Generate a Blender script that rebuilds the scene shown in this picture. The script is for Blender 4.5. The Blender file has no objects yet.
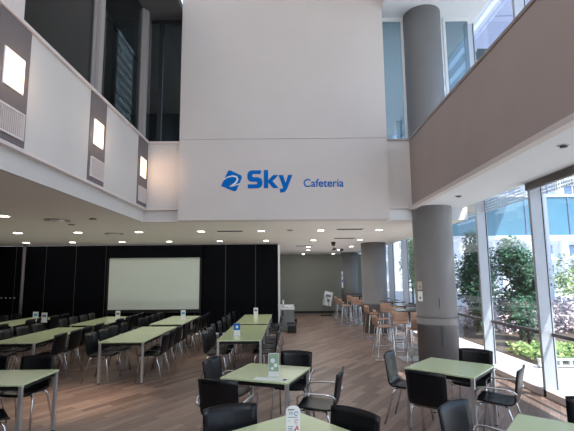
import bpy, bmesh, math, random
from mathutils import Vector, Matrix
random.seed(7)
C = bpy.context.scene.collection
PI = math.pi
# ------------------------------------------------------------------ materials
def srgb(c):
    return tuple(((v/255)/12.92 if v/255 <= .04045 else ((v/255+.055)/1.055)**2.4) for v in c)
def mat(name, rgb, rough=.6, metal=0., spec=.5, emit=None, es=0., noise=0., nscale=8., bump=0., bscale=60.):
    m = bpy.data.materials.new(name); m.use_nodes = True
    nt = m.node_tree; b = nt.nodes['Principled BSDF']
    col = srgb(rgb)
    b.inputs['Base Color'].default_value = (*col, 1)
    b.inputs['Roughness'].default_value = rough
    b.inputs['Metallic'].default_value = metal
    b.inputs['Specular IOR Level'].default_value = spec
    if emit:
        b.inputs['Emission Color'].default_value = (*srgb(emit), 1)
        b.inputs['Emission Strength'].default_value = es
    if noise or bump:
        tc = nt.nodes.new('ShaderNodeTexCoord')
        n = nt.nodes.new('ShaderNodeTexNoise'); n.inputs['Scale'].default_value = nscale
        n.inputs['Detail'].default_value = 4
        nt.links.new(tc.outputs['Object'], n.inputs['Vector'])
        if noise:
            r = nt.nodes.new('ShaderNodeValToRGB')
            r.color_ramp.elements[0].position = .3; r.color_ramp.elements[1].position = .7
            r.color_ramp.elements[0].color = (*[c*(1-noise) for c in col], 1)
            r.color_ramp.elements[1].color = (*[min(1, c*(1+noise)) for c in col], 1)
            nt.links.new(n.outputs['Fac'], r.inputs['Fac'])
            nt.links.new(r.outputs['Color'], b.inputs['Base Color'])
        if bump:
            n2 = nt.nodes.new('ShaderNodeTexNoise'); n2.inputs['Scale'].default_value = bscale
            nt.links.new(tc.outputs['Object'], n2.inputs['Vector'])
            bp = nt.nodes.new('ShaderNodeBump'); bp.inputs['Strength'].default_value = bump
            bp.inputs['Distance'].default_value = .01
            nt.links.new(n2.outputs['Fac'], bp.inputs['Height'])
            nt.links.new(bp.outputs['Normal'], b.inputs['Normal'])
    return m
def glass(name, tint=(1, 1, 1), refl=.12, rough=.02):
    m = bpy.data.materials.new(name); m.use_nodes = True
    nt = m.node_tree; nt.nodes.clear()
    o = nt.nodes.new('ShaderNodeOutputMaterial'); mx = nt.nodes.new('ShaderNodeMixShader')
    t = nt.nodes.new('ShaderNodeBsdfTransparent'); g = nt.nodes.new('ShaderNodeBsdfGlossy')
    t.inputs['Color'].default_value = (*tint, 1); g.inputs['Roughness'].default_value = rough
    f = nt.nodes.new('ShaderNodeLayerWeight'); f.inputs['Blend'].default_value = .5
    p = nt.nodes.new('ShaderNodeMath'); p.operation = 'POWER'; p.inputs[1].default_value = 4
    nt.links.new(f.outputs['Facing'], p.inputs[0])
    a = nt.nodes.new('ShaderNodeMath'); a.operation = 'MULTIPLY_ADD'
    a.inputs[1].default_value = .5; a.inputs[2].default_value = refl*.3; a.use_clamp = True
    nt.links.new(p.outputs[0], a.inputs[0]); nt.links.new(a.outputs[0], mx.inputs[0])
    nt.links.new(t.outputs[0], mx.inputs[1]); nt.links.new(g.outputs[0], mx.inputs[2])
    nt.links.new(mx.outputs[0], o.inputs[0])
    return m
def plank_mat():
    m = bpy.data.materials.new('wood_planks'); m.use_nodes = True
    nt = m.node_tree; b = nt.nodes['Principled BSDF']; N = nt.nodes.new; L = nt.links.new
    tc = N('ShaderNodeTexCoord'); mp = N('ShaderNodeMapping'); mp.inputs['Rotation'].default_value = (0, 0, math.radians(-57))
    L(tc.outputs['Object'], mp.inputs['Vector'])
    br = N('ShaderNodeTexBrick'); br.inputs['Scale'].default_value = 1
    br.inputs['Brick Width'].default_value = .95; br.inputs['Row Height'].default_value = .12
    br.inputs['Mortar Size'].default_value = .0025; br.inputs['Bias'].default_value = 0
    br.offset = .37
    br.inputs['Color1'].default_value = (*srgb((172, 145, 129)), 1)
    br.inputs['Color2'].default_value = (*srgb((124, 101, 91)), 1)
    br.inputs['Mortar'].default_value = (*srgb((84, 68, 63)), 1)
    L(mp.outputs['Vector'], br.inputs['Vector'])
    mp2 = N('ShaderNodeMapping'); mp2.inputs['Scale'].default_value = (1.2, 16, 1)
    L(mp.outputs['Vector'], mp2.inputs['Vector'])
    n = N('ShaderNodeTexNoise'); n.inputs['Scale'].default_value = 2.2; n.inputs['Detail'].default_value = 5
    L(mp2.outputs['Vector'], n.inputs['Vector'])
    r = N('ShaderNodeValToRGB'); r.color_ramp.elements[0].position = .3; r.color_ramp.elements[1].position = .72
    r.color_ramp.elements[0].color = (.72, .72, .72, 1); r.color_ramp.elements[1].color = (1.1, 1.1, 1.1, 1)
    L(n.outputs['Fac'], r.inputs['Fac'])
    mx = N('ShaderNodeMix'); mx.data_type = 'RGBA'; mx.blend_type = 'MULTIPLY'; mx.inputs[0].default_value = 1
    L(br.outputs['Color'], mx.inputs[6]); L(r.outputs['Color'], mx.inputs[7])
    L(mx.outputs[2], b.inputs['Base Color'])
    b.inputs['Roughness'].default_value = .36; b.inputs['Specular IOR Level'].default_value = .5
    bp = N('ShaderNodeBump'); bp.inputs['Strength'].default_value = .25; bp.inputs['Distance'].default_value = .002
    L(br.outputs['Fac'], bp.inputs['Height']); bp.invert = True
    L(bp.outputs['Normal'], b.inputs['Normal'])
    return m
def leaf_mat(name, a, b_):
    m = bpy.data.materials.new(name); m.use_nodes = True
    nt = m.node_tree; b = nt.nodes['Principled BSDF']; N = nt.nodes.new; L = nt.links.new
    tc = N('ShaderNodeTexCoord'); n = N('ShaderNodeTexNoise'); n.inputs['Scale'].default_value = 5
    L(tc.outputs['Object'], n.inputs['Vector'])
    r = N('ShaderNodeValToRGB'); r.color_ramp.elements[0].position = .35; r.color_ramp.elements[1].position = .65
    r.color_ramp.elements[0].color = (*srgb(a), 1); r.color_ramp.elements[1].color = (*srgb(b_), 1)
    L(n.outputs['Fac'], r.inputs['Fac']); L(r.outputs['Color'], b.inputs['Base Color'])
    b.inputs['Roughness'].default_value = .6
    return m
M = dict(
    wall=mat('warm_white_plaster', (206, 199, 194), .85, bump=.05, noise=.02, nscale=1.5),
    wall_cool=mat('white_plaster', (205, 201, 197), .85, noise=.02, nscale=1.5),
    wall_right=mat('taupe_plaster', (170, 156, 150), .85, noise=.03, nscale=1.5),
    ceil=mat('ceiling_paint', (226, 220, 213), .9, noise=.02, nscale=1.),
    ceil_up=mat('ceiling_tile', (226, 228, 230), .9, bump=.3, bscale=120, noise=.04, nscale=60),
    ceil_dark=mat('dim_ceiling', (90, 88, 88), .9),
    mull=mat('grey_mullion', (158, 152, 150), .5),
    rail=mat('rail_paint', (214, 204, 200), .5),
    rail_dark=mat('right_rail_paint', (150, 138, 134), .5),
    strip=mat('grey_strip', (108, 102, 103), .6),
    far=mat('far_wall_paint', (146, 147, 138), .9, noise=.03, nscale=1.),
    black=mat('black_partition', (6, 8, 14), .6, spec=.08),
    seam=mat('partition_seam', (70, 68, 66), .5),
    whitem=mat('white_metal', (214, 216, 216), .35),
    fin=mat('mullion_paint', (188, 192, 197), .4, metal=.2),
    darkm=mat('dark_metal', (40, 42, 46), .45, metal=.4),
    chrome=mat('chrome', (228, 228, 228), .25, metal=1.),
    steel=mat('brushed_steel', (205, 205, 202), .38, metal=.75),
    column=mat('column_grey', (122, 121, 121), .55, noise=.04, nscale=2.5),
    green=mat('pale_green_laminate', (206, 218, 172), .2, spec=.6),
    edge=mat('table_edge', (120, 132, 108), .4),
    apron=mat('black_frame', (14, 14, 15), .5),
    chair=mat('black_shell', (10, 12, 17), .33, spec=.4),
    woodst=mat('pale_beech', (190, 152, 128), .45, noise=.08, nscale=9),
    toph=mat('dark_high_top', (70, 62, 58), .25),
    screen=mat('screen_white', (206, 216, 206), .8),
    paper=mat('white_paper', (236, 238, 234), .6),
    blue=mat('sign_blue', (6, 104, 186), .8, spec=.1),
    lblue=mat('light_blue_print', (80, 170, 205), .5),
    pink=mat('pink_print', (206, 140, 160), .5),
    red=mat('red_print', (205, 40, 60), .5),
    greyp=mat('grey_print', (120, 128, 138), .6),
    greenp=mat('soft_green_print', (150, 180, 150), .6),
    lamp=mat('lamp_glow', (255, 220, 180), .5, emit=(255, 214, 168), es=3.4),
    down=mat('downlight_glow', (255, 250, 240), .5, emit=(255, 248, 232), es=14.),
    vent=mat('vent_metal', (150, 146, 140), .6),
    counter=mat('counter_grey', (128, 134, 130), .55),
    box=mat('black_plastic', (20, 20, 22), .5),
    floor=plank_mat(),
    glass=glass('clear_glass', (.93, .97, 1.)),
    glass_dark=glass('smoked_glass', (.55, .6, .6), refl=.08),
    glass_tint=glass('tinted_glass', (.5, .6, .65), refl=.3),
    frit=mat('white_frit', (232, 236, 240), .5),
    paving=mat('pale_paving', (196, 190, 186), .9, noise=.08, nscale=1.2),
    bld=mat('white_building', (226, 230, 238), .8, noise=.03, nscale=.2),
    bldwin=mat('building_window', (110, 130, 160), .2),
    teal=mat('teal_glass', (88, 134, 156), .3, noise=.22, nscale=.12),
    lilac=mat('lilac_panel', (176, 184, 214), .7),
    louvre=mat('white_louvre', (240, 242, 244), .6),
    slot=mat('dark_slot', (70, 84, 92), .7),
    bark=mat('bark', (92, 76, 62), .9, noise=.2, nscale=12),
    leaf=leaf_mat('dark_leaves', (16, 44, 34), (70, 120, 84)),
    leaf2=leaf_mat('bright_leaves', (70, 110, 50), (176, 196, 110)),
    flower=leaf_mat('pink_blossom', (120, 112, 96), (250, 222, 226)),
    beige=mat('beige_plate', (196, 180, 160), .6),
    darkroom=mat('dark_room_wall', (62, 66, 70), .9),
)
# ------------------------------------------------------------------ mesh builder
class MB:
    def __init__(s): s.v = []; s.f = []; s.sm = []
    def box(s, x0, x1, y0, y1, z0, z1, mtx=None):
        n = len(s.v)
        vs = [Vector((x, y, z)) for z in (z0, z1) for y in (y0, y1) for x in (x0, x1)]
        if mtx: vs = [mtx @ v for v in vs]
        s.v += vs
        for q in ((0, 2, 3, 1), (4, 5, 7, 6), (0, 1, 5, 4), (2, 6, 7, 3), (0, 4, 6, 2), (1, 3, 7, 5)):
            s.f.append([n+i for i in q]); s.sm.append(False)
        return s
    def tube(s, pts, r, seg=8, caps=True):
        pts = [Vector(p) for p in pts]; n0 = len(s.v); k = len(pts)
        rs = r if isinstance(r, (list, tuple)) else [r]*k
        prev = None
        for i, p in enumerate(pts):
            d = (pts[min(i+1, k-1)]-pts[max(i-1, 0)]).normalized()
            if prev is None:
                a = Vector((0, 0, 1)) if abs(d.z) < .9 else Vector((1, 0, 0))
                u = d.cross(a).normalized()
            else:
                u = (prev - d*prev.dot(d)).normalized()
            prev = u; w = d.cross(u)
            for j in range(seg):
                t = 2*PI*j/seg
                s.v.append(p+(u*math.cos(t)+w*math.sin(t))*rs[i])
        for i in range(k-1):
            for j in range(seg):
                a = n0+i*seg+j; b = n0+i*seg+(j+1) % seg
                s.f.append([a, b, b+seg, a+seg]); s.sm.append(True)
        if caps:
            s.f.append([n0+j for j in range(seg)][::-1]); s.sm.append(False)
            s.f.append([n0+(k-1)*seg+j for j in range(seg)]); s.sm.append(False)
        return s
    def cyl(s, x, y, z0, z1, r, seg=24, r1=None):
        return s.tube([(x, y, z0), (x, y, z1)], [r, r if r1 is None else r1], seg)
    def grid(s, fn, nu, nv, th):
        # surface with thickness: fn(u,v)->Vector, normal by finite difference
        n0 = len(s.v); P = []
        for i in range(nu+1):
            for j in range(nv+1):
                P.append(fn(i/nu, j/nv))
        N = []
        e = 1e-3
        for i in range(nu+1):
            for j in range(nv+1):
                u = min(max(i/nu, e), 1-e); v = min(max(j/nv, e), 1-e)
                du = fn(u+e, v)-fn(u-e, v); dv = fn(u, v+e)-fn(u, v-e)
                N.append(du.cross(dv).normalized())
        W = nv+1; T = len(P)
        s.v += [p+n*th/2 for p, n in zip(P, N)] + [p-n*th/2 for p, n in zip(P, N)]
        for i in range(nu):
            for j in range(nv):
                a = n0+i*W+j
                s.f.append([a, a+W, a+W+1, a+1]); s.sm.append(True)
                a += T
                s.f.append([a, a+1, a+W+1, a+W]); s.sm.append(True)
        bd = [i*W for i in range(nu+1)] + [nu*W+j for j in range(1, W)] + [i*W+nv for i in range(nu-1, -1, -1)] + [j for j in range(nv-1, 0, -1)]
        for k in range(len(bd)):
            a, b = n0+bd[k], n0+bd[(k+1) % len(bd)]
            s.f.append([a, a+T, b+T, b]); s.sm.append(False)
        return s
    def prism(s, poly, mtx, th):
        # 2D polygon in local XY extruded along local Z by th, transformed
        n = len(s.v); k = len(poly)
        s.v += [mtx @ Vector((p[0], p[1], 0)) for p in poly] + [mtx @ Vector((p[0], p[1], th)) for p in poly]
        s.f.append(list(range(n, n+k))[::-1]); s.sm.append(False)
        s.f.append(list(range(n+k, n+2*k))); s.sm.append(False)
        for i in range(k):
            j = (i+1) % k
            s.f.append([n+i, n+j, n+k+j, n+k+i]); s.sm.append(False)
        return s
    def quad(s, a, b, c, d):
        n = len(s.v); s.v += [Vector(a), Vector(b), Vector(c), Vector(d)]
        s.f.append([n, n+1, n+2, n+3]); s.sm.append(False); return s
    def build(s, name, m, parent=None, bevel=0, fix=True, origin=None):
        me = bpy.data.meshes.new(name)
        vs = s.v
        if origin is not None:
            o = Vector(origin); vs = [v-o for v in vs]
        me.from_pydata([tuple(v) for v in vs], [], s.f)
        me.polygons.foreach_set('use_smooth', s.sm); me.update()
        if fix:
            bm = bmesh.new(); bm.from_mesh(me); bmesh.ops.recalc_face_normals(bm, faces=bm.faces); bm.to_mesh(me); bm.free()
        me.materials.append(M[m])
        o = bpy.data.objects.new(name, me); C.objects.link(o)
        if origin is not None: o.location = origin
        if parent: o.parent = parent
        if bevel:
            b = o.modifiers.new('bevel', 'BEVEL'); b.width = bevel; b.segments = 2; b.limit_method = 'ANGLE'
        return o
def tag(o, label=None, cat=None, group=None, kind=None):
    if label: o['label'] = label
    if cat: o['category'] = cat
    if group: o['group'] = group
    if kind: o['kind'] = kind
    return o
def empty(name, loc=(0, 0, 0), rz=0):
    o = bpy.data.objects.new(name, None); C.objects.link(o)
    o.location = loc; o.rotation_euler = (0, 0, rz); o.empty_display_size = .1
    return o
KIDS = {}
def kids(o): return [c for c in bpy.data.objects if c.parent == o]
def dup(o, loc, rz, label=None, group=None):
    r = o.copy(); C.objects.link(r); r.location = loc; r.rotation_euler = (0, 0, rz)
    if o not in KIDS: KIDS[o] = [(c, kids(c)) for c in kids(o)]
    for c, g in KIDS[o]:
        d = c.copy(); C.objects.link(d); d.parent = r
        for q in g:
            e = q.copy(); C.objects.link(e); e.parent = d
    if label: r['label'] = label
    if group: r['group'] = group
    return r
def struct(name, mb, m, label, cat='wall', bevel=0, parent=None):
    o = mb.build(name, m, parent, bevel)
    if parent is None: tag(o, label, cat, kind='structure')
    return o
# ------------------------------------------------------------------ key dimensions
ZC = 2.85      # cafeteria ceiling
ZP0, ZP1 = 3.1, 4.4   # parapets
ZU = 7.06       # upper corridor ceiling
# ------------------------------------------------------------------ shell
struct('floor', MB().box(-10.2, 4.0, -4, 20.7, -.1, 0), 'floor', 'brown wood plank floor of the cafeteria', 'floor')
struct('ceiling', MB().box(-10.2, -2.80, -4, 7.92, ZC, ZC+.2).box(-10.2, 3.5, 8.0, 20.7, ZC, ZC+.2).box(-10.2, -2.80, 7.92, 8.0, ZC, ZC+.2)
       .box(3.5, 3.95, 8.6, 20.7, ZC+.25, ZC+.4), 'ceil', 'flat pale cafeteria ceiling with recessed lights', 'ceiling')
# logo wall
struct('wall_back', MB().box(-2.05, 1.93, 7.7, 8.0, ZC, 4.405).box(-2.05, 1.93, 7.7, 8.25, 4.42, 9.2)
       .box(-2.03, 1.91, 7.715, 8.2, 4.40, 4.43), 'wall', 'tall white wall block above the cafeteria carrying blue lettering')
# left gallery
struct('wall_left', MB().box(-3.0, -2.7, -4, 7.84, ZP0, ZP1-.02).box(-2.80, -2.76, -4, 7.9, ZC, ZP0)
       .box(-3.0, -2.05, 7.84, 8.1, ZP0, ZP1-.02).box(-2.80, -2.05, 7.9, 8.0, ZC, ZP0),
       'wall_cool', 'white upper gallery parapet on the left side')
struct('trim_1', MB().box(-2.99, -2.665, -4, 7.87, ZP1-.02, ZP1+.02).box(-2.99, -2.05, 7.81, 8.1, ZP1-.02, ZP1+.02), 'rail',
       'thin white capping along the left gallery parapet', 'trim')
struct('trim_2', MB().box(-2.76, -2.68, -4, 7.82, ZP0-.03, ZP0).box(-2.76, -2.05, 7.82, 7.9, ZP0-.03, ZP0), 'rail',
       'thin white lip under the left gallery parapet', 'trim')
# right gallery
struct('wall_right', MB().box(2.4, 2.6, -4, 7.5, ZP0, ZP1).box(2.4, 2.46, 7.5, 7.87, ZP0, ZP1), 'wall_right',
       'taupe upper gallery parapet on the right side')
struct('wall_return', MB().box(1.93, 2.4, 7.85, 7.95, ZP0, ZP1), 'wall', 'pale return wall between the white block and the right parapet')
struct('trim_3', MB().box(2.385, 2.6, -4, 7.5, ZP1, ZP1+.04).box(2.385, 2.44, 7.5, 7.88, ZP1, ZP1+.04).box(1.93, 2.385, 7.83, 7.95, ZP1, ZP1+.04), 'rail_dark',
       'thin darker capping on the right gallery parapet', 'trim')
struct('trim_4', MB().box(2.34, 2.44, -4, 7.86, ZP0-.06, ZP0).box(1.93, 2.37, 7.83, 7.95, ZP0-.03, ZP0), 'rail',
       'white lower lip of the right gallery parapet', 'trim')
struct('ceiling_soffit', MB().box(2.44, 3.42, -4, 7.95, ZP0-.02, ZP0).box(1.93, 2.43, 7.95, 8.0, ZC, ZP0)
       .box(2.43, 3.2, 7.99, 8.0, ZC, ZP0).box(3.2, 3.5, 7.955, 8.0, ZC, ZP0), 'ceil_up', 'white soffit under the right gallery', 'ceiling')
struct('trim_5', MB().box(3.42, 3.47, -4, 5.85, ZP0-.12, ZP0+.02), 'strip', 'taupe blind box along the edge of the right soffit', 'trim')
struct('floor_gallery', MB().box(2.6, 3.6, -4, 7.45, 4.0, 4.2).box(-6.8, -3.0, -4, 13, 4.0, 4.2).box(2.0, 3.6, 8.35, 14, 4.0, 4.2), 'ceil', 'upper gallery floors', 'floor')
struct('ceiling_upper', MB().box(1.93, 3.95, -4, 14, ZU, ZU+.15), 'ceil_up', 'white textured ceiling of the right upper gallery', 'ceiling')
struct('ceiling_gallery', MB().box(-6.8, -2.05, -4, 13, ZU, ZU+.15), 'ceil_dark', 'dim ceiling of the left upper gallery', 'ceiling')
struct('ceiling_atrium', MB().box(-2.05, 2.6, -4, 8.3, 9.2, 9.4), 'ceil', 'high ceiling over the atrium', 'ceiling')
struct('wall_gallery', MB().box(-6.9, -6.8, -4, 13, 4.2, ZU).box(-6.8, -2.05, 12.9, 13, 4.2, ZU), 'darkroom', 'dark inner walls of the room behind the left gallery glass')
struct('wall_atrium', MB().box(-2.85, -2.7, -4, 8.2, ZU+.15, 9.2).box(1.93, 2.1, -4, 8.2, ZU+.15, 9.2), 'wall', 'white upper walls of the atrium above the galleries')
struct('wall_far', MB().box(-1.2, 3.97, 20.55, 20.7, 0, ZC), 'far', 'plain grey green wall at the end of the cafeteria')
struct('baseboard_far', MB().box(-.8, 3.8, 20.52, 20.55, 0, .1), 'darkm', 'dark baseboard along the far wall', 'baseboard')
struct('wall_side', MB().box(-1.2, -.95, 14.1, 20.55, 0, ZC), 'far', 'side wall behind the black partition')
struct('wall_west', MB().box(-10.2, -10.05, -4, 14.0, 0, ZC), 'darkroom', 'dark side wall at the left end of the cafeteria')
struct('wall_rear', MB().box(-10.2, 3.9, -4.15, -4, 0, 3.), 'wall', 'wall behind the viewer')
# black partition panels
xs = [-.30, -1.03]
while xs[-1] > -9.9: xs.append(xs[-1]-.972)
for i in range(len(xs)-1):
    x1, x0 = xs[i], max(xs[i+1], -10.03)
    p = MB().box(x0+.012, x1-.012, 13.50, 13.61, .03, ZC-.02).build('partition_panel', 'black', None)
    nm = 'rightmost' if i == 0 else 'number %d from the right' % (i+1)
    tag(p, 'tall black movable partition panel, %s in the dark wall' % nm, 'partition', 'black partition panels')
    MB().box(x0-.012, x0+.012, 13.51, 13.60, .03, ZC-.02).build('edge_seal', 'seam', p)
o = MB().box(-.3, -.24, 13.46, 13.62, 0, ZC).build('end_post', 'whitem'); tag(o, 'slim white post closing the right end of the black partition', 'post')
o = MB().cyl(-8.36, 13.2, 0, ZC, .045, 16).build('support_pole', 'strip'); tag(o, 'slim grey floor to ceiling pole before the black partition at far left', 'pole')
hk = MB()
for i in range(5):
    o = MB().tube([(-9.3+i*.14, 13.50, 1.17), (-9.3+i*.14, 13.45, 1.17), (-9.3+i*.14, 13.44, 1.20)], .012, 6).build('coat_hook', 'whitem')
    tag(o, 'small pale hook on the black partition left of the grey pole', 'hook', 'hooks on the partition')
# projection screen
s = empty('projection_screen', (-4.27, 13.32, 0)); tag(s, 'large white projection screen with black border hung on the dark partition', 'screen')
MB().box(-1.51, 1.51, .02, .17, 2.42, 2.80).build('housing', 'black', s)
MB().box(-1.45, 1.45, .08, .095, .78, 2.42).build('screen_sheet', 'screen', s)
MB().box(-1.51, -1.45, .075, .1, .6, 2.42).box(1.45, 1.51, .075, .1, .6, 2.42).box(-1.45, 1.45, .075, .1, .70, .78).build('black_border', 'apron', s)
MB().tube([(-1.51, .09, .69), (1.51, .09, .69)], .022, 10).build('bottom_bar', 'apron', s)
# columns
def column(x, y, r, z0, z1, label):
    c = empty('round_column', (x, y, 0)); tag(c, label, 'column')
    MB().cyl(0, 0, z0, z1, r, 48).build('shaft', 'column', c)
    return c
c1 = column(2.78, 7.9, .362, 0, ZU, 'nearest large grey round column beside the windows, rising past the gallery')
MB().tube([(.366*math.cos(t), .366*math.sin(t), 1.02) for t in [i*2*PI/48 for i in range(49)]], .008, 6).build('joint_ring', 'strip', c1)
MB().box(-.07, -.064, -.370, -.355, 1.2, 1.38).box(-.05, -.044, -.370, -.355, .55, .9).build('slot', 'slot', c1)
column(2.82, 13.6, .40, 0, ZC, 'second grey round column, among the high tables')
column(2.86, 19.3, .38, 0, ZC, 'farthest grey round column near the end wall')
def notice(ang, z0, z1, w, m, lab, marks=True):
    R = .366; a = math.radians(ang)
    mt = Matrix.Translation((2.78+R*math.cos(a), 7.9+R*math.sin(a), 0)) @ Matrix.Rotation(a+PI/2, 4, 'Z')
    n = MB().box(-w/2, w/2, -.004, .004, z0, z1, mt).build('notice_plate', m); tag(n, lab, 'notice')
    if marks:
        h = z1-z0
        MB().box(-w*.12, w*.25, -.006, -.004, z0+h*.2, z0+h*.45, mt).build('print', 'greyp', n)
    return n
notice(-157, 1.53, 1.68, .12, 'beige', 'beige wall plate on the left flank of the nearest column')
notice(-157, 1.32, 1.50, .12, 'paper', 'white notice with dark mark on the left flank of the nearest column')
p = MB().box(2.44, 2.50, 18.85, 18.87, 1.25, 1.98).build('hanging_poster', 'paper')
tag(p, 'narrow pale poster fixed beside the farthest column', 'poster')
MB().box(2.45, 2.49, 18.845, 18.85, 1.5, 1.62).build('print', 'blue', p)
MB().box(2.45, 2.49, 18.845, 18.85, 1.75, 1.85).build('print', 'lblue', p)
# ------------------------------------------------------------------ left fascia lamps
for i, (y0, y1, lab) in enumerate([(3.64, 4.12, 'nearest'), (5.48, 5.97, 'middle'), (7.33, 7.82, 'farthest')]):
    t = empty('wall_lamp_panel', (-2.7, (y0+y1)/2, 0)); tag(t, 'tall grey wall panel with a glowing square lamp and air grille, %s of the three on the left parapet' % lab, 'wall lamp', 'lamp panels on the left parapet')
    h = (y1-y0)/2
    MB().box(.0, .012, -h, h, ZP0+.02, ZP1-.02).build('back_panel', 'strip', t)
    MB().box(.012, .022, -.155, .155, 3.645, 4.02).build('lamp_frame', 'whitem', t)
    MB().box(.022, .026, -.14, .14, 3.66, 4.005).build('lamp_glow', 'lamp', t)
    g = MB().box(.012, .03, -.2, .2, 3.18, 3.20).box(.012, .03, -.2, .2, 3.44, 3.46).box(.012, .03, -.2, -.185, 3.2, 3.44).box(.012, .03, .185, .2, 3.2, 3.44)
    gr = g.build('grille_frame', 'rail', t)
    sl = MB()
    for k in range(13): sl.box(.014, .026, -.175+k*.0285, -.165+k*.0285, 3.2, 3.44)
    sl.build('grille_bars', 'rail', gr)
# ------------------------------------------------------------------ left upper windows (structure windows)
def left_window(n, y0, y1, plane_x=-2.8):
    w = empty('window_%d' % n); tag(w, 'dark upper gallery window on the left, bay %d' % n, 'window', kind='structure')
    MB().box(plane_x-.01, plane_x, y0, y1, ZP1+.06, ZU).build('pane', 'glass_dark', w)
    MB().box(plane_x-.03, plane_x+.03, y0, y1, ZP1+.02, ZP1+.06).build('sill_frame', 'strip', w)
    MB().box(plane_x-.05, plane_x+.08, y1-.12, y1, ZP1+.02, ZU).build('mullion', 'mull', w)
    MB().box(plane_x-.02, plane_x+.04, y1-.17, y1-.15, ZP1+.02, ZU).build('mullion_lip', 'mull', w)
    MB().box(plane_x-.05, plane_x-.03, y0, y1-.12, 5.9, 5.93).build('transom', 'darkm', w)
left_window(1, 4.02, 5.83); left_window(2, 5.83, 7.75)
w = empty('window_3'); tag(w, 'dark upper window beside the white wall block on the left', 'window', kind='structure')
MB().box(-2.75, -2.05, 8.0, 8.01, ZP1+.02, ZU-.08).build('pane', 'glass_dark', w)
MB().box(-2.75, -2.05, 7.97, 8.04, ZU-.08, ZU-.0).box(-2.58, -2.5, 7.97, 8.04, ZP1+.02, ZU-.08).build('frame', 'darkm', w)
struct('wall_gallery_end', MB().box(-2.9, -2.78, -4, 3.82, ZP1+.02, ZU), 'wall', 'pale wall beside the left gallery glass')
struct('trim_6', MB().box(-2.88, -2.72, 3.82, 4.02, ZP1+.02, ZU), 'rail', 'white post at the near end of the left gallery glass', 'trim')
# ------------------------------------------------------------------ right facade
FX = 3.96
mull = [-2.8, -.98, .86, 2.7, 4.54, 6.38, 8.22, 10.06, 11.9, 13.74, 15.58, 17.42, 19.26, 20.6]
for i in range(len(mull)-1):
    y0, y1 = mull[i], mull[i+1]
    w = empty('window_%d' % (4+i)); tag(w, 'tall right facade window bay with pale deep mullion, bay %d from the near end' % (i+1), 'window', kind='structure')
    top = 8.6 if y0 < 13.6 else 3.3
    MB().box(FX, FX+.012, y0+.03, y1-.03, .1, top).build('pane', 'glass', w)
    MB().box(FX-.18, FX+.02, y1-.03, y1+.03, 0, top).build('mullion', 'fin', w)
    MB().box(FX-.012, FX, y1-.034, y1+.034, .1, top).build('mullion_edge', 'darkm', w)
    MB().box(FX-.03, FX, y0+.03, y1-.03, .87, .92).build('transom', 'strip', w)
    f = MB(); k = int((y1-y0)/.055)
    for a in range(k):
        for b in range(5):
            yy = y0+.04+a*.055; f.box(FX-.004, FX-.001, yy, yy+.036, 3.02+b*.055, 3.056+b*.055)
    f.build('frit_dots', 'frit', w)
struct('trim_7', MB().box(3.78, 4.0, -4, 20.6, 0, .1), 'rail', 'low pale sill curb along the foot of the right windows', 'trim')
struct('trim_sun_block', MB().box(3.98, 5.2, -4, 20.6, 4.0, 4.08).box(3.98, 5.2, -4, 20.6, 8.6, 8.68), 'whitem', 'unseen ledges added outside the right facade to block sun', 'trim')  # unseen slabs, added so sun only reaches the floor by the sill
# glass partition upstairs behind the column
w = empty('window_20'); tag(w, 'tinted glass screen across the right upper gallery beside the column', 'window', kind='structure')
MB().box(1.93, 2.4, 7.99, 8.0, ZP1+.08, ZU-.08).build('pane', 'glass_tint', w)
MB().box(3.25, 3.76, 7.99, 8.0, 4.2, ZU-.08).build('pane', 'glass_tint', w)
MB().box(1.93, 2.42, 7.96, 8.03, ZU-.08, ZU).box(2.37, 2.42, 7.96, 8.03, ZP1+.04, ZU-.08).box(3.24, 3.76, 7.96, 8.03, ZU-.08, ZU).box(3.24, 3.29, 7.96, 8.03, 4.2, ZU-.08)\
    .box(1.93, 2.37, 7.96, 8.03, ZP1+.04, ZP1+.08).build('frame', 'whitem', w)
# ------------------------------------------------------------------ lettering on the wall
YL = 7.7
def stroke(pts, w, th=.012, m='blue', name='letter', parent=None, y=YL):
    # rectangular strokes in the XZ plane
    b = MB()
    for (x0, z0), (x1, z1) in zip(pts, pts[1:]):
        d = Vector((x1-x0, 0, z1-z0)); L = d.length; d.normalize()
        ang = math.atan2(d.z, d.x)
        mt = Matrix.Translation((x0, y, z0)) @ Matrix.Rotation(-ang, 4, 'Y')
        e = w*.28
        b.box(-e if pts[0] != (x0, z0) else 0, L+(e if pts[-1] != (x1, z1) else 0), -th, 0, -w/2, w/2, mt)
    return b
sg = empty('wall_sign', (0, 0, 0)); tag(sg, 'blue emblem and bold blue lettering with a smaller word on the white wall', 'sign')
XZ = Matrix.Translation((0, YL-.0005, 0)) @ Matrix.Rotation(PI/2, 4, 'X')
def poly(name, pts, m, th=.012, lift=0, parent=sg):
    if name == 'letter': pts = [(-.745+(x+.745)*.9, z) for x, z in pts]
    mt = Matrix.Translation((0, YL-.0005-lift, 0)) @ Matrix.Rotation(PI/2, 4, 'X')
    return MB().prism(pts, mt, th).build(name, m, parent)
em = poly('emblem', [(-1.24, 3.50), (-1.11, 3.79), (-1.07, 3.80), (-.86, 3.70), (-.845, 3.66), (-.95, 3.41), (-.99, 3.395)], 'blue')
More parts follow.
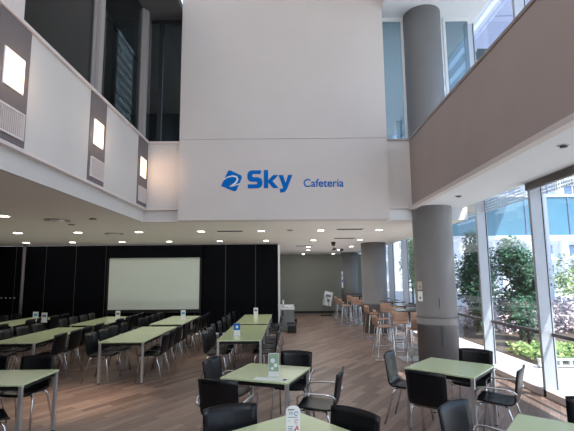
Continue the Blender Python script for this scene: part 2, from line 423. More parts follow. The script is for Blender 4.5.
# white swoosh shaped like a two across the emblem
arc = [(-1.19, 3.62), (-1.12, 3.665), (-1.03, 3.69), (-.95, 3.675), (-.925, 3.625), (-.96, 3.56), (-1.03, 3.51), (-1.07, 3.485), (-1.0, 3.50), (-.90, 3.535)]
sw = MB()
for i, ((x0, z0), (x1, z1)) in enumerate(zip(arc, arc[1:])):
    t = .014+.018*math.sin(PI*(i+.5)/9)
    d = Vector((x1-x0, z1-z0)).normalized(); n = Vector((-d.y, d.x))*t*.5
    mt = Matrix.Translation((0, YL-.0125, 0)) @ Matrix.Rotation(PI/2, 4, 'X')
    e = d*.006
    sw.prism([(x0-n.x-e.x, z0-n.y-e.y), (x1-n.x+e.x, z1-n.y+e.y), (x1+n.x+e.x, z1+n.y+e.y), (x0+n.x-e.x, z0+n.y-e.y)], mt, .003)
sw.build('swoosh', 'paper', em)
# S
poly('letter', [(-.735, 3.45), (-.735, 3.525), (-.55, 3.525), (-.535, 3.54), (-.535, 3.562), (-.55, 3.577), (-.66, 3.577), (-.72, 3.60), (-.745, 3.65), (-.745, 3.71),
                (-.72, 3.77), (-.66, 3.795), (-.45, 3.795), (-.465, 3.725), (-.62, 3.725), (-.64, 3.71), (-.64, 3.68), (-.62, 3.662), (-.52, 3.662),
                (-.45, 3.635), (-.425, 3.58), (-.43, 3.52), (-.46, 3.47), (-.52, 3.45)], 'blue')
# k
poly('letter', [(-.395, 3.45), (-.395, 3.80), (-.305, 3.80), (-.305, 3.605), (-.20, 3.70), (-.09, 3.70), (-.215, 3.585), (-.085, 3.45), (-.20, 3.45), (-.305, 3.56), (-.305, 3.45)], 'blue')
# y
poly('letter', [(-.085, 3.70), (.01, 3.70), (.06, 3.545), (.115, 3.70), (.205, 3.70), (.09, 3.43), (.055, 3.385), (.01, 3.365), (-.06, 3.365), (-.06, 3.435), (-.01, 3.435), (.01, 3.455)], 'blue')
# small word
cu = bpy.data.curves.new('word', 'FONT'); cu.body = 'Cafeteria'; cu.size = .2; cu.extrude = .004; cu.offset = .002
to = bpy.data.objects.new('word', cu); C.objects.link(to)
bpy.context.view_layer.update()
me = bpy.data.meshes.new_from_object(to.evaluated_get(bpy.context.evaluated_depsgraph_get()))
bpy.data.objects.remove(to)
xs_ = [v.co.x for v in me.vertices]; sx = .76/(max(xs_)-min(xs_)); zs_ = [v.co.y for v in me.vertices]; sz = .155/(max(zs_)-min(zs_))
for v in me.vertices: v.co = Vector(((v.co.x-min(xs_))*sx+.32, YL-.005-v.co.z, (v.co.y-min(zs_))*sz+3.465))
me.materials.clear(); me.materials.append(M['blue'])
wo = bpy.data.objects.new('word', me); C.objects.link(wo); wo.parent = sg
# ------------------------------------------------------------------ ceiling fittings
def dl_proto():
    t = empty('ceiling_downlight'); tag(t, 'x', 'ceiling light')
    MB().box(-.08, .08, -.08, .08, -.012, 0).build('frame', 'whitem', t)
    MB().box(-.066, .066, -.066, .066, -.016, -.012).build('diffuser', 'down', t)
    return t
rows = [('row nearest the viewer', 6.88, [-4.76]), ('front row', 9.55, [-6.23, -4.84, -3.43, -1.99, -.6, .78, 2.13]),
        ('second row', 12.2, [-7.7, -6.33, -4.86, -3.48, -1.99, -.62, .78, 2.14]),
        ('third row', 15.0, [.77, 2.32]), ('fourth row', 17.0, [.85, 2.12]), ('row by the far wall', 19.9, [.77, 2.2])]
proto = None
for nm, y, lst in rows:
    for i, x in enumerate(lst):
        lab = 'square ceiling downlight, %s from the left, %s' % (['first', 'second', 'third', 'fourth', 'fifth', 'sixth', 'seventh', 'eighth'][i], nm)
        if proto is None: proto = dl_proto(); proto.location = (x, y, ZC); proto['label'] = lab; proto['group'] = 'ceiling downlights'
        else: dup(proto, (x, y, ZC), 0, lab, 'ceiling downlights')
for x, y, kind, lab in [(-4.19, 7.5, 'round', 'large round air diffuser in the left ceiling'), (-4.17, 9.96, 'round', 'round air diffuser farther back in the left ceiling'),
                        (-1.33, 9.6, 'slot', 'slot air vent in the ceiling left of centre'), (1.43, 9.4, 'slot', 'slot air vent in the ceiling right of centre'),
                        (1.62, 11.7, 'slot', 'slot air vent before the second column'), (.6, 14.6, 'slot', 'slot air vent deep in the corridor ceiling')]:
    t = empty('ceiling_vent', (x, y, ZC)); tag(t, lab, 'vent')
    if kind == 'round':
        MB().cyl(0, 0, -.012, 0, .22, 28).build('rim', 'vent', t)
        MB().cyl(0, 0, -.03, -.012, .13, 28).cyl(0, 0, -.045, -.03, .07, 20).build('cone', 'ceil', t)
    else:
        MB().box(-.3, .3, -.09, .09, -.008, 0).build('rim', 'vent', t)
        b = MB()
        for k in range(4): b.box(-.28, .28, -.07+k*.04, -.05+k*.04, -.014, -.008)
        b.build('slats', 'slot', t)
for x, y, lab in [(-4.24, 8.1, 'small square hatch in the left ceiling'), (-3.47, 7.35, 'tiny round detector near the ledge'), (.07, 9.48, 'small grey sprinkler plate in the middle ceiling')]:
    o = MB().cyl(x, y, ZC-.02, ZC, .07, 16, .05).build('smoke_detector', 'vent'); tag(o, lab, 'detector')
t = empty('dome_camera', (1.45, 13.0, ZC)); tag(t, 'small black dome camera hanging from the corridor ceiling', 'camera')
MB().cyl(0, 0, -.05, 0, .07, 20).build('mount', 'box', t); MB().tube([(0, 0, -.05), (0, 0, -.09), (0, 0, -.12), (0, 0, -.135)], [.065, .058, .035, .01], 18).build('dome', 'box', t)
for x, y, lab in [(2.79, 4.05, 'small round spotlight in the right soffit, nearer one'), (2.82, 6.7, 'small round spotlight in the right soffit, farther one')]:
    t = empty('soffit_spotlight', (x, y, ZP0-.02)); tag(t, lab, 'ceiling light')
    MB().cyl(0, 0, -.008, 0, .055, 20).build('rim', 'steel', t); MB().cyl(0, 0, -.02, -.008, .035, 16).build('lens', 'slot', t)
for i in range(2):
    t = empty('track_spotlight', (1.75+.35*i, 15.6+.5*i, ZC)); tag(t, 'small dark spotlight angled from the corridor ceiling, %s one' % ['left', 'right'][i], 'spotlight')
    MB().tube([(0, 0, 0), (0, 0, -.06)], .012, 8).build('stem', 'box', t); MB().tube([(-.06, 0, -.09), (.07, 0, -.05)], [.03, .04], 12).build('head', 'box', t)
# ------------------------------------------------------------------ tables
def make_table(name, L, W, label):
    # L along x, W along y
    t = empty(name); tag(t, label, 'table')
    MB().box(-L/2, L/2, -W/2, W/2, .68, .70).build('tabletop', 'green', t, .003)
    a, b = L/2-.03, W/2-.03
    MB().box(-a, a, -b, -b+.025, .632, .678).box(-a, a, b-.025, b, .632, .678).box(-a, -a+.025, -b+.025, b-.025, .632, .678).box(a-.025, a, -b+.025, b-.025, .632, .678)\
        .box(-a+.025, a-.025, -b+.025, b-.025, .668, .678).build('apron', 'apron', t)
    for sx in (-1, 1):
        for sy in (-1, 1):
            x, y = sx*(L/2-.026), sy*(W/2-.026)
            l = MB().box(x-.02, x+.02, y-.02, y+.02, .012, .678).build('leg', 'steel', t, .004)
            MB().cyl(x, y, 0, .012, .022, 12).build('foot', 'apron', l)
    return t
tb_long = make_table('dining_table', .79, 1.13, 'x')
tb_sq = make_table('square_table', .8, .8, 'x')
used = set()
def place(proto, loc, rz, label, group=None):
    if proto.name not in used:
        used.add(proto.name); proto.location = loc; proto.rotation_euler = (0, 0, rz); proto['label'] = label
        if group: proto['group'] = group
        return proto
    return dup(proto, loc, rz, label, group)
# ------------------------------------------------------------------ chairs
def chair_profile(t):
    P = [(.215, .432), (.19, .447), (.10, .448), (-.05, .437), (-.13, .437), (-.18, .455), (-.205, .50), (-.222, .58), (-.243, .69), (-.27, .82)]
    x = t*(len(P)-1); i = min(int(x), len(P)-2); f = x-i
    p0 = P[max(i-1, 0)]; p1 = P[i]; p2 = P[i+1]; p3 = P[min(i+2, len(P)-1)]
    def cr(a, b, c, d): return .5*((2*b)+(-a+c)*f+(2*a-5*b+4*c-d)*f*f+(-a+3*b-3*c+d)*f**3)
    return cr(p0[0], p1[0], p2[0], p3[0]), cr(p0[1], p1[1], p2[1], p3[1])
def shell(t0, t1, halfw):
    def fn(u, v):
        t = t0+(t1-t0)*u
        y, z = chair_profile(t); s = (v-.5)*2
        w = halfw(t)
        k = max(0, (t-.5)*2)
        y += .035*k*(s*s); z += (1-k)*.012*s*s - (.012*abs(s)**4 if t > .95 else 0)
        return Vector((s*w, y, z))
    return fn
def hw(t):
    if t < .1: return .165+.4*t
    if t < .55: return .205-.005*max(0, t-.1)/.45
    return .200+.012*(t-.55)/.45
def make_chair(name, arms):
    t = empty(name); tag(t, 'x', 'chair')
    MB().grid(shell(0, .555, hw), 12, 8, .012).build('seat', 'chair', t)
    MB().grid(shell(.555, 1, hw), 8, 8, .012).build('backrest', 'chair', t)
    for s in (-1, 1):
        MB().tube([(s*.15, .12, .425), (s*.185, .15, .42), (s*.20, .165, .39), (s*.225, .225, 0)], .011, 8).build('leg', 'chrome', t)
        MB().tube([(s*.15, -.10, .42), (s*.185, -.12, .415), (s*.20, -.135, .385), (s*.225, -.25, 0)], .011, 8).build('leg', 'chrome', t)
    MB().tube([(-.15, .12, .425), (.15, .12, .425)], .010, 6).tube([(-.15, -.10, .42), (.15, -.10, .42)], .010, 6)\
        .tube([(-.14, .12, .425), (-.14, -.10, .42)], .009, 6).tube([(.14, .12, .425), (.14, -.10, .42)], .009, 6).build('under_frame', 'chrome', t)
    if arms:
        for s in (-1, 1):
            MB().tube([(s*.20, .15, .40), (s*.245, .17, .46), (s*.255, .17, .57), (s*.255, .14, .605), (s*.255, .05, .614), (s*.255, -.12, .618), (s*.25, -.19, .605), (s*.235, -.215, .58), (s*.21, -.20, .54)], .010, 8).build('armrest', 'chrome', t)
    return t
ch = make_chair('dining_chair', False)
cha = make_chair('armchair', True)
ORD = ['first', 'second', 'third', 'fourth', 'fifth', 'sixth', 'seventh', 'eighth']
def rz_of(dx, dy): return math.atan2(dy, dx)-PI/2
XR = [(-6.88, 'far left row of tables'), (-4.75, 'left row of tables'), (-2.87, 'table row in front of the screen'), (-.85, 'middle row of tables')]
for xi, (xc, rn) in enumerate(XR):
    for sec, (y0, sn) in enumerate([(7.40, 'front'), (10.0, 'rear')] if xi == 3 else [(7.32, 'front'), (9.98, 'rear')]):
        sc_ = 1 if xi == 3 else (.97, .9)[sec]
        for k in range(2):
            if xi == 0 and sec == 0 and k == 0: continue
            tt = place(tb_long, (xc, y0+(.57+k*1.135)*sc_, 0), 0, 'pale green table, %s one of the %s pair, %s' % (['nearer', 'farther'][k], sn, rn), 'green tables in long rows'); tt.scale = (1, sc_, 1)
        for side in (-1, 1):
            for k in range(4):
                y = y0+(.3+k*.56)*sc_
                if xi == 0 and sec == 0 and (side < 0 or k < 1): continue
                x = xc+side*(.42+random.uniform(0, .06)); jit = random.uniform(-.06, .06)
                place(ch, (x, y+random.uniform(-.006, .006), 0), rz_of(-side, 0)+jit, '%s black chair on the %s side, %s tables, %s' % (ORD[k], 'left' if side < 0 else 'right', sn, rn), 'black chairs along the table rows')
# front left table
place(tb_long, (-3.34, 4.855, 0), PI/2, 'pale green table cut off by the left edge of the view, nearest on the left', None).scale = (.9, 1, 1)
place(ch, (-3.2, 5.24, 0), rz_of(0, -1), 'black chair at the far side of the front left table, fully in view')
place(ch, (-3.78, 5.24, 0), rz_of(0, -1), 'black chair at the far side of the front left table, cut by the left edge')
place(ch, (-2.98, 4.22, 0), rz_of(.75, .66), 'black chair at the near side of the front left table, turned sideways')
# square tables
def sq(cx, cy, deg, label): return place(tb_sq, (cx, cy, 0), math.radians(deg), label)
sq(-.24, 4.98, -20, 'square pale green table in the centre with a menu stand and white booklet')
sq(1.96, 5.20, -41, 'square pale green table standing before the nearest column')
sq(.03, 2.99, -50, 'square pale green table at bottom centre with a rounded menu stand')
sq(1.89, 2.9, -38, 'square pale green table at the bottom right corner')
def chr_(x, y, dx, dy, label, arm=True): place(cha if arm else ch, (x, y, 0), rz_of(dx, dy), label)
chr_(-.71, 5.14, .94, -.34, 'black armchair at the left side of the centre table, blue sheen on its back')
chr_(-.61, 4.38, .30, .95, 'black chair with its back to the viewer at the near left of the centre table', True)
chr_(.05, 5.42, -.25, -.97, 'black chair at the far side of the centre table')
chr_(.32, 4.6, -.96, .27, 'black armchair seen side on at the right of the centre table')
chr_(-.36, 3.12, .37, -.93, 'black chair pushed in at the left of the bottom centre table', False)
chr_(.33, 3.04, -.67, -.74, 'black chair pushed in at the right of the bottom centre table', False)
chr_(1.50, 5.38, .85, -.5, 'black chair left of the table before the column, seen side on', False)
chr_(1.55, 4.61, .62, .78, 'black chair, broad back to the viewer, near side of the table before the column', False)
chr_(2.34, 5.48, -.6, -.8, 'black chair at the far side of the table before the column', True)
chr_(2.29, 4.73, -.80, .60, 'black armchair with sunlit back at the window side of the table before the column')
chr_(1.42, 3.17, .62, -.78, 'black armchair at the left of the bottom right table')
chr_(2.27, 3.22, -.64, -.77, 'dark chair cut by the right edge beside the bottom right table', False)
# ------------------------------------------------------------------ table items
def stand(x, y, z, rz, h, w, style, label):
    t = empty('menu_stand', (x, y, z), rz); tag(t, label, 'menu stand')
    MB().box(-w/2-.004, w/2+.004, -.028, .028, 0, .006).build('base', 'whitem', t)
    if style == 'round':
        pts = [(-w/2, .006), (w/2, .006), (w/2, h-w*.35)]+[(w/2*math.cos(a), h-w*.35+w*.35*math.sin(a)) for a in [PI*i/12 for i in range(1, 12)]]+[(-w/2, h-w*.35)]
        mt = Matrix.Translation((0, .003, 0)) @ Matrix.Rotation(PI/2, 4, 'X')
        MB().prism(pts, mt, .006).build('board', 'paper', t)
        def ring(cx, cz, r, m):
            MB().tube([(cx+r*math.cos(a), -.005, cz+r*math.sin(a)) for a in [2*PI*i/20 for i in range(18)]], .0022, 6).build('icon', m, t)
        ring(.022, h-.052, .012, 'blue'); ring(.022, h-.103, .011, 'pink')
        MB().tube([(.008, -.005, h-.165), (.02, -.005, h-.15), (.026, -.005, h-.128), (.034, -.005, h-.16)], .004, 6).build('icon', 'red', t)
        b = MB()
        for z0, x0, x1 in [(h-.026, -.036, .01), (h-.031, -.036, .006), (h-.046, -.03, -.002), (h-.056, -.03, .0), (h-.078, -.036, .03), (h-.100, -.03, -.022), (h-.138, -.034, .0), (h-.15, -.034, -.006), (h-.16, -.034, -.002)]:
            b.box(x0, x1, -.0048, -.003, z0, z0+.0035)
        b.build('print', 'greyp', t)
    else:
        b = 'paper'
        MB().box(-w/2, w/2, -.003, .003, .006, h).build('board', b, t)
        if style == 'blue':
            MB().box(-w/2, w/2, -.005, -.003, h*.45, h).build('print', 'blue', t); MB().box(-w*.2, w*.2, -.006, -.005, h*.6, h*.82).build('icon', 'paper', t)
        elif style == 'leafy':
            MB().box(-w*.46, w*.46, -.0045, -.003, h*.22, h*.97).build('print', 'greenp', t)
            for k, (px_, pz_, pr) in enumerate([(-.012, .17, .026), (.02, .12, .022), (-.018, .085, .018)]):
                MB().tube([(px_, -.0055, pz_), (px_, -.0045, pz_)], [pr, pr], 14).build('picture', 'paper', t)
        else:
            MB().box(-w*.35, w*.35, -.0045, -.003, h*.55, h*.8).build('print', 'greyp' if style == 'plain' else 'lblue', t)
    return t
stand(-.16, 4.76, .70, math.radians(-6), .25, .12, 'leafy', 'white menu stand with soft green print on the centre table')
stand(.03, 2.99, .70, math.radians(3), .215, .098, 'round', 'rounded white menu stand with blue, pink and red icons on the bottom centre table')
stand(-.96, 8.0, .70, 0, .22, .12, 'blue', 'blue and white menu stand at the front of the middle table row')
stand(-.90, 11.9, .70, 0, .22, .12, 'plain', 'white menu stand on the rear section of the middle table row')
stand(-2.72, 11.0, .70, 0, .24, .12, 'lblue', 'white menu stand below the right end of the projection screen')
stand(-4.42, 11.0, .70, 0, .24, .12, 'plain', 'white menu stand below the left end of the projection screen')
stand(-6.5, 10.9, .70, 0, .24, .14, 'lblue', 'blue printed menu stand on the far left table row')
stand(-6.1, 10.6, .70, 0, .24, .14, 'plain', 'white menu stand on the far left table row, right one')
t = empty('booklet', (-.18, 4.62, .70), math.radians(-14)); tag(t, 'open white booklet lying at the near edge of the centre table', 'booklet')
MB().box(-.19, 0, -.05, .06, 0, .004).box(0, .17, -.05, .06, 0, .004).build('pages', 'paper', t)
MB().tube([(.15+.02*math.cos(a), -.01+.02*math.sin(a), .008) for a in [2*PI*i/14 for i in range(13)]], .003, 6).build('ring', 'apron', t)
# ------------------------------------------------------------------ high tables and stools
def make_high():
    t = empty('high_table'); tag(t, 'x', 'table')
    MB().box(-.32, .32, -.32, .32, 1.02, 1.045).build('tabletop', 'toph', t, .006)
    MB().tube([(0, 0, .02), (0, 0, 1.0)], .03, 14).build('pole', 'chrome', t)
    MB().box(-.15, .15, -.15, .15, 1.0, 1.02).build('top_plate', 'apron', t)
    MB().box(-.25, .25, -.25, .25, 0, .018).build('base', 'steel', t, .004)
    return t
def make_stool():
    t = empty('bar_stool'); tag(t, 'x', 'stool')
    def P(t_):
        Q = [(.19, .70), (.15, .712), (.0, .705), (-.12, .705), (-.17, .73), (-.19, .79), (-.212, .94)]
        x = t_*(len(Q)-1); i = min(int(x), len(Q)-2); f = x-i
        return Q[i][0]*(1-f)+Q[i+1][0]*f, Q[i][1]*(1-f)+Q[i+1][1]*f
    def sh(t0, t1):
        def fn(u, v):
            tt = t0+(t1-t0)*u; y, z = P(tt); s = (v-.5)*2; k = max(0, (tt-.6)/.4)
            return Vector((s*(.19-.02*k*0), y+.03*k*s*s, z-.015*k*abs(s)**3))
        return fn
    MB().grid(sh(0, .667), 8, 8, .012).build('seat', 'woodst', t)
    MB().grid(sh(.667, 1), 4, 8, .012).build('backrest', 'woodst', t)
    for s in (-1, 1):
        MB().tube([(s*.13, .11, .69), (s*.17, .15, .66), (s*.205, .19, .03), (s*.205, .17, .012), (s*.205, -.19, .012), (s*.205, -.21, .03), (s*.17, -.13, .66), (s*.13, -.10, .69)], .010, 8).build('sled_leg', 'chrome', t)
    MB().tube([(-.195, .178, .25), (.195, .178, .25)], .010, 8).build('footrest', 'chrome', t)
    MB().tube([(-.205, -.19, .012), (.205, -.19, .012)], .009, 8).tube([(-.13, .11, .69), (.13, .11, .69)], .009, 6).tube([(-.13, -.10, .69), (.13, -.10, .69)], .009, 6).build('cross_bar', 'chrome', t)
    return t
hp = make_high(); sp = make_stool()
HT = [(2.66, 9.25, 'first high table behind the nearest column'), (2.98, 10.75, 'second high table from the nearest column'), (3.05, 12.3, 'third high table, before the second column'),
      (2.72, 15.9, 'first high table behind the second column'), (2.75, 17.6, 'high table nearest the far wall')]
for i, (x, y, lab) in enumerate(HT):
    place(hp, (x, y, 0), 0, 'dark '+lab)
    SS = [(-.60, -.05, 'left', 1, .1), (.0, -.58, 'near', 0, 1), (0, .58, 'far', 0, -1)]
    if i > 2: SS.append((-.6, -.45, 'front left', 1, .1))
    for dx, dy, nm, fx, fy in SS:
        place(sp, (x+dx, y+dy, 0), rz_of(fx, fy)+random.uniform(-.12, .12), 'pale wood bar stool, %s side of the %s' % (nm, lab), 'bar stools')
# ------------------------------------------------------------------ counter behind partition, easel
t = empty('service_counter', (-.2, 13.9, 0)); tag(t, 'grey service counter just right of the black partition end', 'counter')
MB().box(-.45, .41, .15, 2.3, .0, .68).build('cabinet', 'counter', t)
MB().box(-.47, .43, .12, 2.32, .68, .72).build('worktop', 'whitem', t)
t = empty('paper_tray', (.0, 14.5, .72), .1); tag(t, 'white tray with folded cloth on the service counter', 'tray')
MB().box(-.2, .2, -.16, .2, 0, .02).build('tray', 'whitem', t); MB().box(-.16, .15, -.12, .14, .02, .07).build('cloth', 'paper', t, .01)
t = empty('spray_bottle', (-.17, 14.9, .72)); tag(t, 'small silver bottle standing at the left of the counter', 'bottle')
MB().tube([(0, 0, 0), (0, 0, .14), (0, 0, .18), (0, 0, .22)], [.04, .04, .018, .016], 14).build('body', 'chrome', t); MB().tube([(-.01, 0, .22), (.07, 0, .235)], .014, 8).build('nozzle', 'whitem', t)
t = empty('storage_crate', (.13, 13.62, 0)); tag(t, 'black crate on the floor in front of the service counter', 'crate')
MB().box(-.14, .14, -.12, .12, 0, .2).build('body', 'box', t, .01); MB().box(-.16, .16, -.14, .14, .28, .31).build('tray', 'darkm', t)
MB().box(-.13, -.11, -.1, .1, .2, .28).box(.11, .13, -.1, .1, .2, .28).build('handle', 'box', t)
o = MB().box(.27, .36, 16.6, 16.9, 0, .12).build('waste_box', 'box', None, .01); tag(o, 'tiny dark box on the floor behind the service counter', 'box')
t = empty('display_easel', (1.75, 19.2, 0)); tag(t, 'tilted white notice board on a thin easel by the far wall', 'easel')
mt = Matrix.Translation((.02, 0, .45)) @ Matrix.Rotation(math.radians(12), 4, 'Y') @ Matrix.Rotation(math.radians(-10), 4, 'X')
b = MB().box(-.19, .19, -.01, .01, 0, .64, mt).build('board', 'paper', t)
MB().box(-.1, .12, -.014, -.01, .4, .5, mt).build('print', 'greyp', b)
MB().box(-.02, .1, -.014, -.01, .18, .3, mt).build('print', 'greyp', b)
for s in (-1, 1): MB().tube([(s*.04, .03, .9), (s*.2, -.1, .02)], .01, 6).build('leg', 'darkm', t)
MB().tube([(0, .05, .9), (0, .35, .02)], .01, 6).build('leg', 'darkm', t)
MB().box(-.25, .25, -.2, .15, 0, .02).build('base', 'box', t)
# ------------------------------------------------------------------ outside
struct('ground', MB().box(4.02, 90, -20, 90, -.12, -.02), 'paving', 'pale paving outside the windows', 'ground')
def leaves(center, rad, n, size, seed):
    r = random.Random(seed); b = MB(); cl = []
    for _ in range(14):
        while True:
            p = Vector((r.uniform(-1, 1), r.uniform(-1, 1), r.uniform(-1, 1)))
            if p.length < 1: break
        cl.append(Vector((p.x*rad[0]*.75, p.y*rad[1]*.75, p.z*rad[2]*.75)))
    for _ in range(n):
        c = r.choice(cl); d = Vector((r.gauss(0, 1), r.gauss(0, 1), r.gauss(0, 1))).normalized()*(r.random()**.4)
        p = Vector(center)+c+Vector((d.x*rad[0], d.y*rad[1], d.z*rad[2]))*.42
        u = Vector((r.gauss(0, 1), r.gauss(0, 1), r.gauss(0, 1))).normalized(); w = u.orthogonal().normalized()
        s = size*r.uniform(.6, 1.3)
        b.quad(p-u*s, p-w*s*.45, p+u*s, p+w*s*.45)
    return b
def tree(x, y, h, rad, label, m='leaf', n=2200, size=.055, low=None):
    t = empty('garden_tree', (x, y, 0)); tag(t, label, 'tree')
    MB().tube([(0, 0, -.02), (.03, .02, h*.4), (-.02, 0, h*.75)], [.05, .04, .015], 8).build('trunk', 'bark', t)
    zc = h-rad[2]
    MB_ = leaves((0, 0, zc), rad, n, size, int(x*100+y)); MB_.build('foliage', m, t, fix=False)
    return t
tree(6.35, 11.6, 3.0, (.8, .7, 1.35), 'dark leafy tree outside between the two nearest full window bays', n=6500, size=.06)
tree(5.9, 13.2, 3.3, (.7, .7, 1.6), 'dark leafy tree outside just right of the nearest column', n=6500, size=.06)
tree(5.5, 18.5, 4.2, (.6, 1.0, 2.0), 'green tree outside seen between the columns', 'leaf2', n=2200, size=.07)
tree(8.4, 24.0, 4.5, (1.5, 1.5, 2.2), 'dark tree farther outside beyond the second column', n=2200, size=.1)
tree(6.0, 10.6, 1.5, (.5, .3, .75), 'low dark shrub growing at the foot of the window trees', n=1400, size=.045)
tree(16.5, 24.0, 3.0, (2.2, 1.5, 1.4), 'yellow green tree before the pale building', 'leaf2', n=2200, size=.09)
tree(20.5, 26.0, 2.8, (2.2, 1.5, 1.4), 'yellow green tree at the right edge of the view outside', 'leaf2', n=2000, size=.09)
def bank(x0, x1, y0, y1, z, n, size, m, name, label, seed):
    r = random.Random(seed); b = MB()
    for _ in range(n):
        p = Vector((r.uniform(x0, x1), r.uniform(y0, y1), r.uniform(.02, z)))
        u = Vector((r.gauss(0, 1), r.gauss(0, 1), r.gauss(0, 1))).normalized(); w = u.orthogonal().normalized(); s = size*r.uniform(.6, 1.3)
        b.quad(p-u*s, p-w*s*.6, p+u*s, p+w*s*.6)
    o = b.build(name, m, None, fix=False); tag(o, label, name.replace('_', ' ')); return o
bank(5.1, 12, 8.65, 10.0, .24, 6500, .05, 'leaf2', 'clipped_hedge', 'low green hedge outside behind the white planter edge', 3)
bank(6.5, 16, 12.7, 16.0, .95, 9000, .07, 'flower', 'flower_bed', 'bank of pale pink blossoms behind the hedge', 4)
bank(4.6, 6.4, 14.2, 17.0, .7, 2600, .06, 'flower', 'flower_shrub', 'pink flowering shrub below the dark trees', 5)
b = MB().box(4.9, 13, 8.35, 8.45, 0, .03).box(4.9, 13, 8.35, 8.45, .12, .15)
for i in range(40): b.box(4.9+i*.2, 4.95+i*.2, 8.37, 8.43, .03, .12)
o = b.build('planter_edging', 'whitem'); tag(o, 'low white patterned planter edging outside', 'edging')
o = MB().box(5.0, 13, 8.5, 17, -.02, .0).build('soil_bed', 'bark'); tag(o, 'dark soil bed under hedge and blossoms outside', 'soil')
# white building
bd = empty('apartment_building', (0, 55, 0)); tag(bd, 'tall pale building with rows of windows seen through the right windows', 'building')
MB().box(9, 75, 0, 8, 0, 24).build('wall', 'bld', bd)
for r_ in range(8):
    led = MB().box(9, 75, -.5, 0, 1.0+r_*2.65, 1.2+r_*2.65).build('floor_ledge', 'louvre', bd)
for c_ in range(14):
    for r_ in range(7):
        x = 11+c_*4.4; z = 1.75+r_*2.65
        wv = MB().box(x, x+2.1, -.06, 0, z, z+1.15).build('window', 'bldwin', bd)
        MB().box(x-.05, x+2.15, -.12, -.06, z-.08, z).box(x+1.0, x+1.1, -.1, -.06, z, z+1.15).build('frame', 'louvre', wv)
for c_ in range(15):
    x = 9.6+c_*4.4; MB().box(x, x+.5, -.9, 0, 0, 24).build('pilaster', 'louvre', bd)
# teal glazed bridge
tb = empty('glazed_bridge', (0, 38, 0)); tag(tb, 'teal glass bridge crossing in front of the pale building', 'bridge')
MB().box(14, 60, 0, 3, 5.3, 8.9).build('glass_wall', 'teal', tb)
MB().box(14, 60, -.1, 3.1, 5.0, 5.3).box(14, 60, -.1, 3.1, 8.9, 9.05).build('frame', 'louvre', tb)
for i in range(12): MB().box(14+i*4, 14.12+i*4, -.06, 0, 5.3, 8.9).build('glazing_bar', 'bldwin', tb)
for i in range(3): MB().box(20+i*14, 20.9+i*14, .8, 1.8, -.02, 5.0).build('support', 'bld', tb)
# overhanging block high outside
ob = empty('overhanging_block', (8.6, 13, 12.3)); tag(ob, 'high block with lilac panelled underside and white louvres, seen through upper windows', 'building')
MB().box(0, 12, -5, 5.3, 0, .2).build('underside', 'lilac', ob)
MB().box(0, 12, -.03, .0, -.02, 0).box(0, 12, 2.8, 2.83, -.02, 0).box(1.4, 1.43, -5, 5.3, -.02, 0).box(4.2, 4.23, -5, 5.3, -.02, 0).build('panel_joint', 'bldwin', ob)
MB().box(.3, 12, -5, 5.3, .2, 7).build('wall', 'slot', ob)
for k in range(14):
    MB().box(-.2, .3, -5, 5.3, .22+k*.48, .44+k*.48).build('louvre', 'louvre', ob)
ob2 = empty('louvred_tower', (9.5, 30, 0)); tag(ob2, 'farther tall building face with pale horizontal louvres above the column', 'building')
MB().box(.3, 12, -10, 10, 10.5, 30).build('wall', 'slot', ob2)
for k in range(22): MB().box(-.3, .3, -10, 10, 10.6+k*.85, 10.95+k*.85).build('louvre', 'louvre', ob2)
MB().box(9.0, 9.4, 0, .4, -.02, 10.5).build('support', 'bld', ob2)
MB().box(1.55, 1.75, 3.3, 3.5, -12.3, 0).build('support', 'bld', ob)
# ------------------------------------------------------------------ lights
def lamp(kind, name, loc, energy, color=(1, 1, 1), rot=(0, 0, 0), **k):
    d = bpy.data.lights.new(name, kind); d.energy = energy; d.color = color
    for a, v in k.items(): setattr(d, a, v)
    o = bpy.data.objects.new(name, d); C.objects.link(o); o.location = loc; o.rotation_euler = rot
    return o
def look(o, d): o.rotation_euler = Vector(d).to_track_quat('-Z', 'Y').to_euler()
s = lamp('SUN', 'sun', (10, -5, 20), 10, (1, .96, .9), angle=.009); look(s, (-1, 1., -2.2))
a = lamp('AREA', 'window_portal', (4.05, 8, 4.3), 1, shape='RECTANGLE', size=24, size_y=8.4); look(a, (-1, 0, 0)); a.data.cycles.is_portal = True
a = lamp('AREA', 'atrium_fill', (0, -3.5, 6), 128, (.98, .98, 1), shape='RECTANGLE', size=4, size_y=4); look(a, (0, 1, -.15))  # fill lamp added behind the camera to brighten the white wall
a = lamp('AREA', 'cafe_light', (-5, 10.5, 2.8), 70, (1, .96, .9), shape='RECTANGLE', size=8, size_y=6); look(a, (0, 0, -1))
a = lamp('AREA', 'corridor_light', (.7, 14.5, 2.8), 55, (1, .98, .95), shape='RECTANGLE', size=2.4, size_y=10); look(a, (0, 0, -1))
a = lamp('AREA', 'cafe_ceiling_fill', (-4.5, 10.3, 1.0), 26, (1, .97, .93), shape='RECTANGLE', size=9, size_y=6); look(a, (0, 0, 1))  # unseen upward fill, added to brighten the cafeteria ceiling
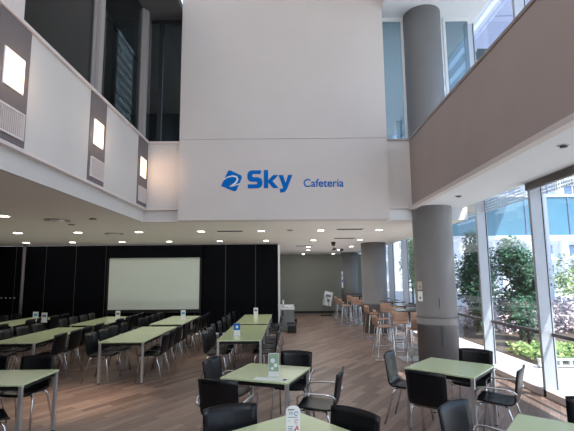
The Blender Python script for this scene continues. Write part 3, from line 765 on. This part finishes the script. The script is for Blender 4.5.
a = lamp('AREA', 'corridor_ceiling_fill', (1.6, 12.5, .9), 65, (.98, .98, 1), shape='RECTANGLE', size=3, size_y=12); look(a, (0, 0, 1))  # added fill without a fitting, lifts the corridor ceiling
a = lamp('SPOT', 'floor_spot', (-3.1, 6.2, 2.8), 230, (1, .78, .6), spot_size=math.radians(50), spot_blend=1., shadow_soft_size=.08); look(a, (0, 0.05, -1))
for y in (3.93, 5.76):
    a = lamp('POINT', 'wall_lamp', (-2.45, y, 3.83), 3, (1, .72, .5), shadow_soft_size=.08)
a = lamp('SPOT', 'corner_glow', (-2.5, 6.7, 3.75), 22, (1, .62, .45), spot_size=math.radians(62), spot_blend=1., shadow_soft_size=.1); look(a, (.12, 1, 0))
# ------------------------------------------------------------------ world
w = bpy.data.worlds.new('sky'); bpy.context.scene.world = w; w.use_nodes = True
nt = w.node_tree; bg = nt.nodes['Background']
tc = nt.nodes.new('ShaderNodeTexCoord'); sx_ = nt.nodes.new('ShaderNodeSeparateXYZ'); rp = nt.nodes.new('ShaderNodeValToRGB')
nt.links.new(tc.outputs['Generated'], sx_.inputs[0]); nt.links.new(sx_.outputs['Z'], rp.inputs['Fac'])
rp.color_ramp.elements[0].position = 0.; rp.color_ramp.elements[0].color = (.80, .88, 1, 1)
rp.color_ramp.elements[1].position = .7; rp.color_ramp.elements[1].color = (.45, .65, .98, 1)
nt.links.new(rp.outputs['Color'], bg.inputs['Color']); bg.inputs['Strength'].default_value = 2.2
# ------------------------------------------------------------------ camera
F = 415.; W, H = 574, 431
cam = bpy.data.cameras.new('camera'); co = bpy.data.objects.new('camera', cam); C.objects.link(co)
cam.sensor_fit = 'HORIZONTAL'; cam.sensor_width = 36; cam.lens = 36*F/W; cam.clip_end = 300
co.location = (0, 0, 1.8); co.rotation_euler = (Matrix.Rotation(PI/2+math.atan(.125), 4, 'X') @ Matrix.Rotation(-math.radians(.5), 4, 'Z')).to_euler()
cam.shift_y = (60.5-.125*F)/W
bpy.context.scene.camera = co
vs = bpy.context.scene.view_settings; vs.view_transform = 'Standard'; vs.look = 'None'; vs.exposure = 0; vs.gamma = 1
